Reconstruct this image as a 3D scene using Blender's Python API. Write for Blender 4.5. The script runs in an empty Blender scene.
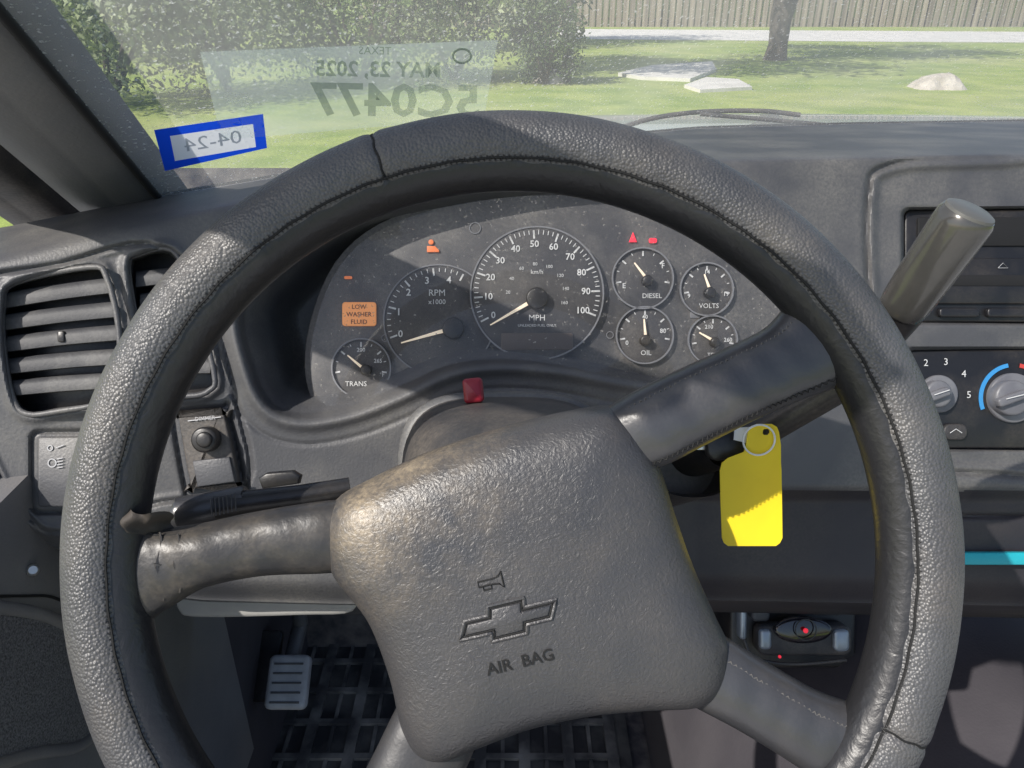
import bpy, bmesh, math, random
import numpy as np
from mathutils import Vector, Matrix
random.seed(7); np.random.seed(7)
R=math.radians
scn=bpy.context.scene; col=scn.collection
scn.view_settings.view_transform='Standard'; scn.view_settings.look='None'; scn.view_settings.exposure=0
# ------------------------------------------------------------ camera
F=769.0; CAM=Vector((0,0,1.65)); PT=R(27)
fw=Vector((0,math.cos(PT),-math.sin(PT))); rt=Vector((1,0,0)); up=Vector((0,math.sin(PT),math.cos(PT)))
cd=bpy.data.cameras.new('camera'); cam=bpy.data.objects.new('camera',cd); col.objects.link(cam)
cam.location=CAM; cam.rotation_euler=(R(90)-PT,0,0); cd.sensor_width=36; cd.lens=F/1024*36; cd.clip_start=.01; cd.clip_end=800
scn.camera=cam
def P(px,py,D): return CAM+fw*D+rt*((px-512)/F*D)+up*((384-py)/F*D)
def G(px,py,z=0.0):
    d=P(px,py,1)-CAM; t=(z-CAM.z)/d.z; return CAM+d*t
# ------------------------------------------------------------ materials
def mat(name,base,rough=.5,col2=None,nscale=20,bump=0,bscale=200,metal=0,voro=False,spec=.5,dust=0,dcol=(.30,.25,.19),dscale=6,coat=0,contrast=(.4,.65),b2=None,fade_at=None,stretch=None,rv=0,dr=(.42,.72)):
    m=bpy.data.materials.new(name); m.use_nodes=True; N=m.node_tree.nodes; L=m.node_tree.links
    b=N['Principled BSDF']; b.inputs['Roughness'].default_value=rough; b.inputs['Metallic'].default_value=metal
    b.inputs['Specular IOR Level'].default_value=spec; b.inputs['Coat Weight'].default_value=coat
    b.inputs['Base Color'].default_value=(*base,1)
    tc=N.new('ShaderNodeTexCoord'); src=None
    def noise(s,det=5,dist=0,vec=None):
        n=N.new('ShaderNodeTexNoise'); n.inputs['Scale'].default_value=s; n.inputs['Detail'].default_value=det; n.inputs['Distortion'].default_value=dist; L.new(vec or tc.outputs['Object'],n.inputs['Vector']); return n
    def mix(f,a,bb):
        x=N.new('ShaderNodeMix'); x.data_type='RGBA'; L.new(f,x.inputs[0])
        for i,v in ((6,a),(7,bb)):
            if isinstance(v,tuple): x.inputs[i].default_value=(*v,1)
            else: L.new(v,x.inputs[i])
        return x.outputs[2]
    def ramp(o,a,c,lo=0,hi=1):
        r=N.new('ShaderNodeMapRange'); r.inputs[1].default_value=a; r.inputs[2].default_value=c; r.inputs[3].default_value=lo; r.inputs[4].default_value=hi; L.new(o,r.inputs[0]); return r.outputs[0]
    def mul(a,c):
        x=N.new('ShaderNodeMath'); x.operation='MULTIPLY'; x.use_clamp=True; L.new(a,x.inputs[0])
        if isinstance(c,(int,float)): x.inputs[1].default_value=c
        else: L.new(c,x.inputs[1])
        return x.outputs[0]
    vec=None
    if stretch:
        mp=N.new('ShaderNodeMapping'); mp.inputs['Scale'].default_value=stretch; L.new(tc.outputs['Object'],mp.inputs[0]); vec=mp.outputs[0]
    if col2: src=mix(ramp(noise(nscale,5,0,vec).outputs[0],*contrast),base,col2)
    if rv: L.new(ramp(noise(18,6).outputs[0],.3,.7,rough-rv,rough+rv),b.inputs['Roughness'])
    if dust:
        f=mul(mul(ramp(noise(dscale,8).outputs[0],*dr),ramp(noise(450,3).outputs[0],.3,.7,.35,1)),dust)
        if fade_at:
            vm=N.new('ShaderNodeVectorMath'); vm.operation='DISTANCE'; L.new(tc.outputs['Object'],vm.inputs[0]); vm.inputs[1].default_value=fade_at[0]
            f=mul(f,ramp(vm.outputs['Value'],fade_at[1]*.2,fade_at[1],1,.05))
        src=mix(f,src if src else base,dcol)
    if src: L.new(src,b.inputs['Base Color'])
    last=None
    if b2:
        bp=N.new('ShaderNodeBump'); bp.inputs['Strength'].default_value=b2[1]; bp.inputs['Distance'].default_value=b2[2]
        L.new(noise(b2[0],7,b2[3] if len(b2)>3 else 1.5).outputs[0],bp.inputs['Height']); last=bp
    if bump:
        bp=N.new('ShaderNodeBump'); bp.inputs['Strength'].default_value=bump; bp.inputs['Distance'].default_value=.0006 if bscale>60 else .02
        if voro:
            v=N.new('ShaderNodeTexVoronoi'); v.inputs['Scale'].default_value=bscale; v.feature='F1'; L.new(tc.outputs['Object'],v.inputs['Vector']); L.new(v.outputs['Distance'],bp.inputs['Height']); bp.invert=True
        else: L.new(noise(bscale,4).outputs[0],bp.inputs['Height'])
        if last: L.new(last.outputs[0],bp.inputs['Normal'])
        last=bp
    if last: L.new(last.outputs[0],b.inputs['Normal'])
    return m
def emis(name,c,s):
    m=bpy.data.materials.new(name); m.use_nodes=True; b=m.node_tree.nodes['Principled BSDF']
    b.inputs['Base Color'].default_value=(*c,1); b.inputs['Emission Color'].default_value=(*c,1); b.inputs['Emission Strength'].default_value=s; return m
def tmat(name,c,tw=.55):
    m=bpy.data.materials.new(name); m.use_nodes=True; N=m.node_tree.nodes; L=m.node_tree.links; N.remove(N['Principled BSDF'])
    a=N.new('ShaderNodeBsdfDiffuse'); a.inputs[0].default_value=(*c,1); t=N.new('ShaderNodeBsdfTranslucent'); t.inputs[0].default_value=(*c,1)
    x=N.new('ShaderNodeMixShader'); x.inputs[0].default_value=tw; L.new(a.outputs[0],x.inputs[1]); L.new(t.outputs[0],x.inputs[2]); L.new(x.outputs[0],N['Material Output'].inputs[0]); return m
M={}
M['cover']=mat('cover_leather',(.066,.066,.070),.42,(.084,.084,.087),25,.80,700,voro=True,dust=.2,dscale=30,spec=.6)
M['core']=mat('core_leather',(.018,.018,.020),.36,bump=.4,bscale=300,b2=(70,.4,.0015))
M['pad']=mat('pad_vinyl',(.044,.044,.048),.39,(.054,.053,.056),9,.4,700,dust=1.5,dscale=38,dcol=(.38,.30,.20),b2=(260,.55,.0007,2.5),fade_at=((-.070,.035,.03),.085),spec=.65,rv=.07,dr=(.36,.80))  # tan mottling thins out away from the pad's upper left
M['spoke']=mat('spoke_leather',(.042,.042,.046),.33,(.054,.054,.057),14,.2,500,dust=.12,dscale=34,b2=(45,.2,.0014,.8),spec=.7,rv=.05)
M['spokel']=mat('worn_spoke_leather',(.024,.024,.026),.40,(.036,.034,.033),30,.25,450,dust=.40,dscale=60,b2=(60,.3,.0012,1.4),contrast=(.4,.8),spec=.55,dcol=(.24,.20,.15),dr=(.35,.85))
M['spoked']=mat('dark_spoke_leather',(.030,.030,.033),.45,(.04,.04,.043),14,.2,500,dust=.15,dscale=34)
M['dash']=mat('dash_plastic',(.072,.073,.079),.47,(.090,.090,.096),6,.5,520,dust=.45,dscale=14,dcol=(.32,.30,.26),spec=.5)
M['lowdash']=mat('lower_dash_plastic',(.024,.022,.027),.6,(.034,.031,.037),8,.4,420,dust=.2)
M['shroud']=mat('shroud_plastic',(.032,.032,.035),.5,(.046,.045,.045),9,.6,350,dust=.55,dscale=30,dcol=(.25,.21,.17),dr=(.35,.8))
M['slat']=mat('vent_slat',(.046,.047,.052),.6,(.062,.062,.067),20,.4,400,dust=.5,dscale=30,dcol=(.26,.25,.23))
M['trim']=mat('trim_plastic',(.066,.068,.075),.5,(.088,.089,.094),10,.4,500,dust=.35,dscale=14,dcol=(.30,.28,.25))
M['black']=mat('black_plastic',(.015,.015,.017),.36,bump=.2,bscale=300,dust=.2,dscale=20)
M['matte']=mat('matte_black',(.009,.009,.010),.8)
M['face']=mat('gauge_face',(.052,.052,.057),.5,dust=.8,dscale=24,dcol=(.28,.26,.23),dr=(.35,.8))
M['dial']=mat('dial_face',(.042,.042,.047),.6,dust=.5,dscale=28,dcol=(.22,.20,.18),dr=(.35,.8))
M['ringm']=mat('gauge_ring',(.20,.20,.21),.4)
M['white']=mat('white_print',(.66,.66,.65),.6)
M['grayp']=mat('grey_print',(.42,.42,.43),.6)
M['needle']=mat('needle_glow_paint',(.95,.80,.62),.5)
nb=M['needle'].node_tree.nodes['Principled BSDF']; nb.inputs['Emission Color'].default_value=(1,.80,.55,1); nb.inputs['Emission Strength'].default_value=.3  # slight warm glow added to the needles
M['red']=mat('red_plastic',(.26,.015,.03),.35,b2=(90,.3,.001))
M['redl']=emis('red_light',(.95,.03,.06),.6)
M['orl']=emis('orange_light',(.80,.20,.06),.3)
M['disp']=emis('orange_display',(.80,.31,.10),.35)
M['odo']=mat('odometer_window',(.085,.068,.06),.5)
M['gknob']=mat('grey_knob',(.15,.15,.165),.4,(.21,.21,.22),40)
M['lever']=mat('lever_plastic',(.075,.073,.068),.24,(.105,.10,.093),20,.1,300,metal=.3,coat=.4,dust=.25,rv=.08)
M['capm']=mat('lever_cap',(.12,.118,.108),.4)
M['yellow']=mat('yellow_card',(.93,.70,.02),.5,(.86,.63,.02),30)
M['steel']=mat('steel',(.7,.69,.66),.3,metal=.8)
M['paper']=mat('white_paper',(.85,.86,.86),.7)
M['tpaper']=tmat('sticker_paper',(.90,.92,.94)); M['blue']=tmat('blue_ink',(.015,.10,.85),.5)
M['floor']=mat('carpet',(.055,.051,.057),.95,(.15,.135,.125),30,.8,150)
M['mat']=mat('rubber_mat',(.030,.030,.033),.5,(.12,.115,.105),12,.5,200,contrast=(.45,.65))
M['matrib']=mat('rubber_mat_rib',(.060,.059,.060),.45,(.30,.285,.26),14,.5,200,contrast=(.45,.70))
M['hump']=mat('hump_carpet',(.048,.044,.052),.9,(.068,.062,.070),8,.6,300)
M['door']=mat('door_plastic',(.13,.13,.14),.5,(.165,.165,.17),8,.5,420,dust=.4)
M['grille']=mat('grille_fabric',(.15,.15,.16),.7,(.05,.05,.055),600,.9,700,voro=True)
M['pillar']=mat('pillar_plastic',(.125,.128,.136),.55,(.150,.153,.160),10,.5,350,dust=.35)
M['pedal']=mat('pedal_rubber',(.34,.34,.35),.4,(.5,.5,.5),30,.5,150)
M['cyan']=mat('cyan_surface',(.02,.36,.43),.3)
M['paint']=mat('pewter_paint',(.50,.49,.46),.25,metal=.3,coat=.6)
M['sunlit_edge']=mat('sunlit_lower_edge_tone',(.30,.295,.28),.6,(.36,.35,.33),14,.4,300)  # sun on the dash's lower edge put into a lighter grey
M['thread']=mat('thread',(.11,.105,.10),.7)
M['seam']=mat('seam_dark',(.008,.008,.008),.8)
M['silver']=mat('silver_plastic',(.30,.34,.39),.3,(.40,.44,.49),30,metal=.4)
M['tempblue']=mat('cold_mark',(.05,.30,.65),.5); M['tempred']=mat('warm_mark',(.6,.06,.05),.5)
M['grass']=mat('grass_ground',(.20,.29,.055),.95,(.33,.40,.10),1.2,1.0,14,dust=.7,dcol=(.50,.48,.25),dscale=.35)
M['path']=mat('concrete',(.68,.66,.61),.9,(.56,.545,.50),1.5,.4,8)
M['bounce']=mat('bounce_concrete',(.46,.455,.45),.9,(.38,.375,.37),1.5,.4,8)  # pale tone for the added ground that bounces neutral light
M['fence']=mat('fence_wood',(.16,.135,.11),.9,(.36,.31,.25),5,stretch=(1,.02,.03),contrast=(.35,.65))
M['bark']=mat('bark',(.085,.073,.06),.95,(.14,.12,.10),6,1,14)
M['rock']=mat('rock',(.42,.38,.33),.9,(.56,.52,.46),4,.8,12)
def leafm(n,a,b): return mat(n,a,.6,b,1.6,contrast=(.35,.62))
M['leaf1']=leafm('leaf_grey_green',(.13,.17,.08),(.30,.34,.19))
M['leaf2']=leafm('leaf_dark',(.035,.065,.02),(.10,.15,.045))
M['leaf3']=leafm('leaf_mid',(.08,.13,.04),(.19,.26,.08))
def glassm(name,haze,hcol,speck,gl=.06,sps=330):
    m=bpy.data.materials.new(name); m.use_nodes=True; N=m.node_tree.nodes; L=m.node_tree.links
    N.remove(N['Principled BSDF']); out=N['Material Output']
    tr=N.new('ShaderNodeBsdfTransparent'); d1_=N.new('ShaderNodeBsdfDiffuse'); d1_.inputs[0].default_value=(*hcol,1)
    t1=N.new('ShaderNodeBsdfTranslucent'); t1.inputs[0].default_value=(*hcol,1)
    df=N.new('ShaderNodeMixShader'); df.inputs[0].default_value=.6; L.new(d1_.outputs[0],df.inputs[1]); L.new(t1.outputs[0],df.inputs[2])
    tc=N.new('ShaderNodeTexCoord')
    n=N.new('ShaderNodeTexNoise'); n.inputs['Scale'].default_value=5; n.inputs['Detail'].default_value=6; L.new(tc.outputs['Object'],n.inputs['Vector'])
    mr=N.new('ShaderNodeMapRange'); mr.inputs[1].default_value=.3; mr.inputs[2].default_value=.75; mr.inputs[3].default_value=haze*.6; mr.inputs[4].default_value=haze*1.5; L.new(n.outputs[0],mr.inputs[0])
    v=N.new('ShaderNodeTexNoise'); v.inputs['Scale'].default_value=sps; v.inputs['Detail'].default_value=2; L.new(tc.outputs['Object'],v.inputs['Vector'])
    m2=N.new('ShaderNodeMapRange'); m2.inputs[1].default_value=.62; m2.inputs[2].default_value=.74; m2.inputs[3].default_value=0; m2.inputs[4].default_value=speck; L.new(v.outputs[0],m2.inputs[0])
    ad=N.new('ShaderNodeMath'); ad.operation='ADD'; ad.use_clamp=True; L.new(mr.outputs[0],ad.inputs[0]); L.new(m2.outputs[0],ad.inputs[1])
    mx=N.new('ShaderNodeMixShader'); L.new(ad.outputs[0],mx.inputs[0]); L.new(tr.outputs[0],mx.inputs[1]); L.new(df.outputs[0],mx.inputs[2])
    g=N.new('ShaderNodeBsdfGlossy'); g.inputs['Roughness'].default_value=.03
    m3=N.new('ShaderNodeMixShader'); m3.inputs[0].default_value=gl; L.new(mx.outputs[0],m3.inputs[1]); L.new(g.outputs[0],m3.inputs[2]); L.new(m3.outputs[0],out.inputs[0]); return m
M['glass']=glassm('dusty_glass',.25,(.97,.97,.92),.5,.03)
M['lens']=glassm('dusty_lens',.065,(.72,.69,.64),.40,.03)
M['film']=glassm('translucent_film',.30,(.84,.96,.88),.05,.0)
M['tprint']=glassm('faded_translucent_print',.58,(.22,.28,.22),.0,.0)
# ------------------------------------------------------------ object helpers
ORG={}
def thing(name,label,cat,loc,group=None):
    o=bpy.data.objects.new(name,None); col.objects.link(o); o.location=loc; o.empty_display_size=.05
    o['label']=label; o['category']=cat
    if group:o['group']=group
    ORG[o.name]=Vector(loc); return o
def tag(o,label,cat,group=None):
    o['label']=label;o['category']=cat
    if group:o['group']=group
    return o
def mk(name,geo,m,parent=None,smooth=True,label=None):
    v,f=geo
    v=[Vector(p) for p in v]
    if parent is None:
        c=Vector((sum(p.x for p in v)/len(v),sum(p.y for p in v)/len(v),min(p.z for p in v)))
    else: c=ORG[parent.name]
    me=bpy.data.meshes.new(name); me.from_pydata([p-c for p in v],[],f)
    bm=bmesh.new(); bm.from_mesh(me); bmesh.ops.recalc_face_normals(bm,faces=bm.faces); bm.to_mesh(me); bm.free()
    me.materials.append(M[m] if isinstance(m,str) else m)
    if smooth:
        for p in me.polygons:p.use_smooth=True
    me.update()
    o=bpy.data.objects.new(name,me); col.objects.link(o)
    if parent is None: o.location=c
    else: o.parent=parent
    ORG[o.name]=c
    if label:o['label']=label
    if smooth:
        try: me.set_sharp_from_angle(angle=R(50))
        except Exception: pass
    return o
def join(*gs):
    V=[];Fc=[]
    for v,f in gs:
        n=len(V); V+=list(v); Fc+=[tuple(i+n for i in q) for q in f]
    return V,Fc
def tube(pts,r,seg=10,closed=False,flat=None,cap=True):
    pts=[Vector(p) for p in pts]; n=len(pts); rr=r if isinstance(r,(list,tuple)) else [r]*n
    V=[];Fc=[]; prev=None
    for i,p in enumerate(pts):
        if closed: t=(pts[(i+1)%n]-pts[i-1])
        else: t=pts[min(i+1,n-1)]-pts[max(i-1,0)]
        t.normalize()
        if prev is None:
            a=Vector((0,0,1)) if abs(t.z)<.9 else Vector((1,0,0)); u=t.cross(a).normalized()
        else: u=(prev-t*prev.dot(t)).normalized()
        prev=u; w=t.cross(u)
        for k in range(seg):
            an=2*math.pi*k/seg; V.append(p+(u*math.cos(an)+w*math.sin(an))*rr[i])
    for i in range(n if closed else n-1):
        a=i*seg; b=((i+1)%n)*seg
        for k in range(seg): Fc.append((a+k,a+(k+1)%seg,b+(k+1)%seg,b+k))
    if cap and not closed: Fc.append(tuple(range(seg))); Fc.append(tuple((n-1)*seg+k for k in range(seg)))
    return V,Fc
def cr(pts,n=8,closed=True):
    out=[]; m=len(pts)
    for i in range(m if closed else m-1):
        g=lambda k:(pts[k%m] if closed else pts[max(0,min(m-1,k))])
        p0,p1,p2,p3=g(i-1),g(i),g(i+1),g(i+2)
        for j in range(n):
            t=j/n
            out.append(tuple(.5*((2*b)+(-a+c)*t+(2*a-5*b+4*c-d)*t*t+(-a+3*b-3*c+d)*t**3) for a,b,c,d in zip(p0,p1,p2,p3)))
    if not closed: out.append(tuple(pts[-1]))
    return out
def inset(poly,d):
    n=len(poly); A=sum(poly[i][0]*poly[(i+1)%n][1]-poly[(i+1)%n][0]*poly[i][1] for i in range(n)); s=1 if A>0 else -1
    out=[]
    for i in range(n):
        a=poly[i-1];b=poly[i];c=poly[(i+1)%n]
        def nn(p,q):
            dx,dy=q[0]-p[0],q[1]-p[1]; l=math.hypot(dx,dy) or 1; return (-dy/l*s,dx/l*s)
        n1=nn(a,b);n2=nn(b,c); x=n1[0]+n2[0];y=n1[1]+n2[1]; l=math.hypot(x,y) or 1; x/=l;y/=l
        k=d/max(.4,(x*n1[0]+y*n1[1])); out.append((b[0]+x*k,b[1]+y*k))
    return out
def slab(poly,th,bev,pf):
    n=len(poly); ins=inset(poly,bev*.3); ins2=inset(poly,bev)
    V=[pf(x,y,-th) for x,y in poly]+[pf(x,y,-bev*UNIT*.9) for x,y in poly]+[pf(x,y,-bev*UNIT*.3) for x,y in ins]+[pf(x,y,0) for x,y in ins2]
    Fc=[]
    for r in range(3):
        for i in range(n):
            j=(i+1)%n; Fc.append((r*n+i,r*n+j,(r+1)*n+j,(r+1)*n+i))
    Fc.append(tuple(3*n+i for i in range(n))); Fc.append(tuple(range(n))[::-1]); return V,Fc
UNIT=.0008
def VP(D): return lambda x,y,h: P(x,y,D)-fw*h
def rrect(x0,y0,x1,y1,r,n=4,rot=0):
    pts=[]
    for cx,cy,a in ((x1-r,y1-r,0),(x0+r,y1-r,90),(x0+r,y0+r,180),(x1-r,y0+r,270)):
        for k in range(n+1):
            t=R(a+90*k/n); pts.append((cx+r*math.cos(t),cy+r*math.sin(t)))
    if rot:
        mx,my=(x0+x1)/2,(y0+y1)/2; c,s=math.cos(rot),math.sin(rot)
        pts=[(mx+(x-mx)*c-(y-my)*s,my+(x-mx)*s+(y-my)*c) for x,y in pts]
    return pts
def circ(x,y,r,n=40): return [(x+r*math.cos(2*math.pi*k/n),y+r*math.sin(2*math.pi*k/n)) for k in range(n)]
def disc(x,y,r,pf,th=.002,bev=1,n=40): return slab(circ(x,y,r,n),th,bev,pf)
def ring(x,y,r0,r1,pf,th=.001,n=64,a0=0,a1=360):
    V=[];Fc=[]; full=(a1-a0)>=360; m=n if full else n+1
    for k in range(m):
        t=R(a0+(a1-a0)*k/n); c,s=math.cos(t),-math.sin(t)
        V+= [pf(x+r0*c,y+r0*s,-th),pf(x+r0*c,y+r0*s,0),pf(x+r1*c,y+r1*s,0),pf(x+r1*c,y+r1*s,-th)]
    for k in range(n):
        a=4*k;b=4*((k+1)%m)
        for q in range(3): Fc.append((a+q,a+q+1,b+q+1,b+q))
    return V,Fc
def text(s,size,O,ex,ey,th=.0,off=0.0,align='CENTER'):
    c=bpy.data.curves.new('t','FONT'); c.body=s; c.size=1; c.align_x=align; c.align_y='CENTER'; c.offset=off; c.resolution_u=2
    if th: c.extrude=th
    o=bpy.data.objects.new('t',c); col.objects.link(o); dg=bpy.context.evaluated_depsgraph_get(); dg.update()
    me=o.evaluated_get(dg).to_mesh(); ez=ex.cross(ey).normalized()
    V=[O+ex*(v.co.x*size)+ey*(v.co.y*size)+ez*v.co.z for v in me.vertices]; Fc=[tuple(p.vertices) for p in me.polygons]
    bpy.data.objects.remove(o,do_unlink=True); bpy.data.curves.remove(c); return V,Fc
def vtext(s,px,py,D,h,rot=0,off=0.0):
    k=D/F; e=rt*math.cos(rot)+up*math.sin(rot); u=up*math.cos(rot)-rt*math.sin(rot)
    return text(s,h*1.4*k,P(px,py,D),e,u,off=off)
def box(c,s,rz=0):
    V=[];cs,sn=math.cos(rz),math.sin(rz)
    for z in(-.5,.5):
        for x,y in((-.5,-.5),(.5,-.5),(.5,.5),(-.5,.5)):
            X,Y=x*s[0],y*s[1]; V.append(Vector((c[0]+X*cs-Y*sn,c[1]+X*sn+Y*cs,c[2]+z*s[2])))
    return V,[(0,3,2,1),(4,5,6,7),(0,1,5,4),(1,2,6,5),(2,3,7,6),(3,0,4,7)]
def grid(fn,nu,nv):
    V=[fn(i/nu,j/nv) for j in range(nv+1) for i in range(nu+1)]
    return V,[(j*(nu+1)+i,j*(nu+1)+i+1,(j+1)*(nu+1)+i+1,(j+1)*(nu+1)+i) for j in range(nv) for i in range(nu)]
def sdp(X,Y,poly):
    d=np.full(X.shape,1e9); s=np.ones(X.shape); n=len(poly)
    for i in range(n):
        ax,ay=poly[i];bx,by=poly[i-1]; ex,ey=bx-ax,by-ay; wx,wy=X-ax,Y-ay
        t=np.clip((wx*ex+wy*ey)/(ex*ex+ey*ey+1e-9),0,1); dx=wx-ex*t;dy=wy-ey*t; d=np.minimum(d,dx*dx+dy*dy)
        c1=Y>=ay;c2=Y<by;c3=ex*wy>ey*wx
        fl=(c1&c2&c3)|(~c1&~c2&~c3); s=np.where(fl,-s,s)
    return s*np.sqrt(d)
ss=lambda a,b,x:(lambda t:t*t*(3-2*t))(np.clip((x-a)/(b-a),0,1))
# ------------------------------------------------------------ DASHBOARD body (surface with recesses)
PX=np.arange(-90,1321,2.0)
def prof(xs,ys,w=25):
    y=np.interp(np.arange(-90-2*w*2,1321+2*w*2,2.0),xs,ys); k=np.hanning(2*w+1);k/=k.sum()
    y=np.convolve(y,k,'same'); n0=2*w; return y[n0:n0+len(PX)]
BASE=prof([-200,0,250,512,850,1024,1400],[.54,.56,.595,.615,.64,.65,.67])
Z0=prof([-200,0,170,400,512,1400],[1.46,1.475,1.497,1.522,1.527,1.529])
Y0=prof([-200,0,512,1024,1400],[.57,.575,.64,.66,.68])
WB=prof([-200,0,100,160,330,512,700,850,1024,1400],[250,228,208,196,168,145,128,124,121,118],12)
YB=prof([-200,0,60,130,200,345,700,1024,1400],[520,532,548,590,600,604,600,606,612],12)
NR=270
T=np.concatenate([np.linspace(0,1,NR),[1.012,1.025]])
X=np.tile(PX,(len(T),1)); Y=WB+(YB-WB)*T[:,None]
Yp=(384-Y)/F; c27,s27=math.cos(PT),math.sin(PT); a=Yp*c27-s27; b=c27+Yp*s27; sl=.08
top=(Z0+sl*Y0-1.65)/np.minimum(a+sl*b,-.02)
Db=BASE+(Y-300)*.00005*(Y>300)
D=(Db+top+np.sqrt((Db-top)**2+.015**2))/2-.004
DB=D.copy()
def baseD(px,py):
    i=int(np.clip((px+90)/2,0,len(PX)-1)); j=int(np.clip(np.searchsorted(Y[:,i],py),0,len(T)-1)); return float(DB[j,i])
clu=cr([(238,310),(262,262),(330,212),(430,188),(560,178),(680,190),(762,232),(795,290),(785,345),(745,378),(690,388),(620,379),(560,368),(500,364),(450,371),(400,394),(350,413),(300,420),(266,406),(247,365)],4)
sd=sdp(X,Y,clu); D+=.085*ss(0,62,-sd)+.012*ss(0,8,-sd)-.005*np.exp(-((sd-5)/6)**2)
D+=.0015*np.exp(-((sd-24)/2.2)**2)*ss(300,340,Y)
lp=cr([(-40,292),(60,264),(150,244),(205,290),(236,400),(246,486),(160,502),(60,532),(28,516),(2,480),(-30,400)],4)
sd=sdp(X,Y,lp); D+=.004*np.exp(-(sd/2.6)**2)+.003*ss(0,10,-sd)
vent1=cr([(3,305),(14,283),(90,267),(107,278),(119,330),(118,380),(104,402),(60,411),(27,414),(12,396),(3,345)],4)
vent2=cr([(128,268),(140,254),(172,250),(190,285),(214,372),(210,390),(190,396),(150,392),(140,340)],4)
for v in (vent1,vent2):
    sd=sdp(X,Y,v); D+=.035*ss(0,8,-sd)-.003*np.exp(-((sd-4)/4)**2)
sw1=rrect(32,432,112,512,8); sw2=cr([(173,416),(178,411),(222,408),(228,411),(243,482),(240,489),(192,494),(186,490)],3)
for v in (sw1,sw2):
    sd=sdp(X,Y,v); D+=.004*np.exp(-(sd/2.4)**2)+.002*ss(0,5,-sd)
cs=cr([(868,200),(888,166),(1000,158),(1400,150),(1400,482),(1000,474),(908,462),(884,420),(870,300)],6)
sd=sdp(X,Y,cs); D+=.006*np.exp(-(sd/3.5)**2)+.007*ss(0,14,-sd)
rad=rrect(900,206,1300,326,10); hv=rrect(903,346,1300,452,10)
sd=sdp(X,Y,rad); D+=.03*ss(0,9,-sd)
sd=sdp(X,Y,hv); D+=.012*ss(0,6,-sd)
m_=ss(655,700,X); D+=.016*m_*ss(485,503,Y)
D+=.004*np.exp(-(np.abs(Y-516)/2.5)**2)*ss(860,900,X)
D+=.003*np.exp(-(np.abs(Y-(152-.004*(X-700)))/1.8)**2)*ss(640,700,X)
D+=.02*ss(.93,1.0,T[:,None]+0*X)**2+ .25*np.clip(T[:,None]-1,0,1)/.025
dx=(X-512)/F*D; dy=(384-Y)/F*D
W=np.stack([CAM.x+dx, D*c27+dy*s27, 1.65-D*s27+dy*c27],-1).reshape(-1,3)
nc=len(PX); nr=len(T)
idx=np.arange(nr*nc).reshape(nr,nc)
Fq=np.stack([idx[:-1,:-1],idx[:-1,1:],idx[1:,1:],idx[1:,:-1]],-1).reshape(-1,4)
DASH=thing('dashboard','dark grey plastic dashboard with round recess for the gauges, air vents and controls','dashboard',(0,.62,1.3))
db=mk('dash_body',([tuple(p) for p in W],[tuple(int(i) for i in q) for q in Fq]),'dash',DASH)
db.data.materials.append(M['lowdash'])
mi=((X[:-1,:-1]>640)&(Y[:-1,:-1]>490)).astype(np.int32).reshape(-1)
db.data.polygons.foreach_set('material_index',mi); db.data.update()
WBASE=[Vector(W[i]) for i in range(nc)]
def vent(outl,rows,D0,lab):
    vf=mk('air_vent',tube([P(x,y,D0) for x,y in outl],.0022,8,True),'dash',DASH,label=lab)
    mk('vent_well',slab(inset(outl,3),.003,.5,VP(D0+.022)),'black',vf)
    for y,l,r_,dy in rows:
        V=[];Fc=[];n=14
        for i in range(n+1):
            t=i/n; x=l+(r_-l)*t; yy=y+dy*t-1.0*math.sin(t*math.pi)
            pr_=[(7,.0010),(-2.5,.000),(-7.5,.003),(-8.5,.010),(2.0,.018),(8,.009)]
            for q,h in pr_: V.append(P(x,yy+q,D0+.002+h))
        m=6
        for i in range(n):
            for k in range(m): Fc.append((i*m+k,i*m+(k+1)%m,(i+1)*m+(k+1)%m,(i+1)*m+k))
        Fc.append(tuple(range(m)));Fc.append(tuple(n*m+k for k in range(m)))
        mk('slat',(V,Fc),'slat',vf)
    return vf
d1=baseD(60,340)
v1=vent(vent1,[(301,5,109,-15),(323,4,114,-13),(345,4,118,-12),(367,6,119,-10),(389,9,117,-8)],d1,'wide left air vent with horizontal slats')
mk('vent_knob',slab(rrect(57,331,64,342,2),.010,1,VP(d1+.001)),'black',v1)
d2=baseD(180,330)
v2=vent(vent2,[(280,136,186,-4),(302,140,192,-4),(324,144,198,-4),(346,146,205,-4),(370,150,210,-4)],d2,'narrow air vent behind the wheel rim')
d3=baseD(60,470)
s1=mk('headlight_switch',slab(inset(sw1,5),.006,2,VP(d3-.001)),'dash',DASH)
mk('switch_knob',slab(circ(84,478,17),.01,2,VP(d3-.012)),'black',s1)
mk('switch_symbol',join(ring(52,463,3.4,4.6,VP(d3-.0018),.0004,20),*[tube([P(57,459+3*i,d3-.0022),P(63,458+3*i,d3-.0022)],.0004,4) for i in range(4)],
   ring(50,448,2,3,VP(d3-.0018),.0004,16), tube([P(56,448,d3-.0022),P(64,445,d3-.0022)],.0004,4)),'grayp',s1)
d4=baseD(205,450)
s2=mk('dimmer_panel',slab(inset(sw2,5),.006,2,VP(d4-.001)),'shroud',DASH)
mk('dimmer_knob',join(disc(203,440,13,VP(d4-.012),.014,2.5),disc(203,440,8,VP(d4-.015),.004,2)),'black',s2)
mk('blank_switch',slab([(192,461),(229,457),(235,482),(197,487)],.003,1.5,VP(d4-.0035)),'dash',s2)
mk('dimmer_marks',join(tube([P(188,421,d4-.0022),P(221,417,d4-.0022)],.0005,4),vtext('DIMMER',205,418.5,d4-.0028,4.0,R(5))),'grayp',s2)
lt=baseD(260,590)+.05
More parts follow.
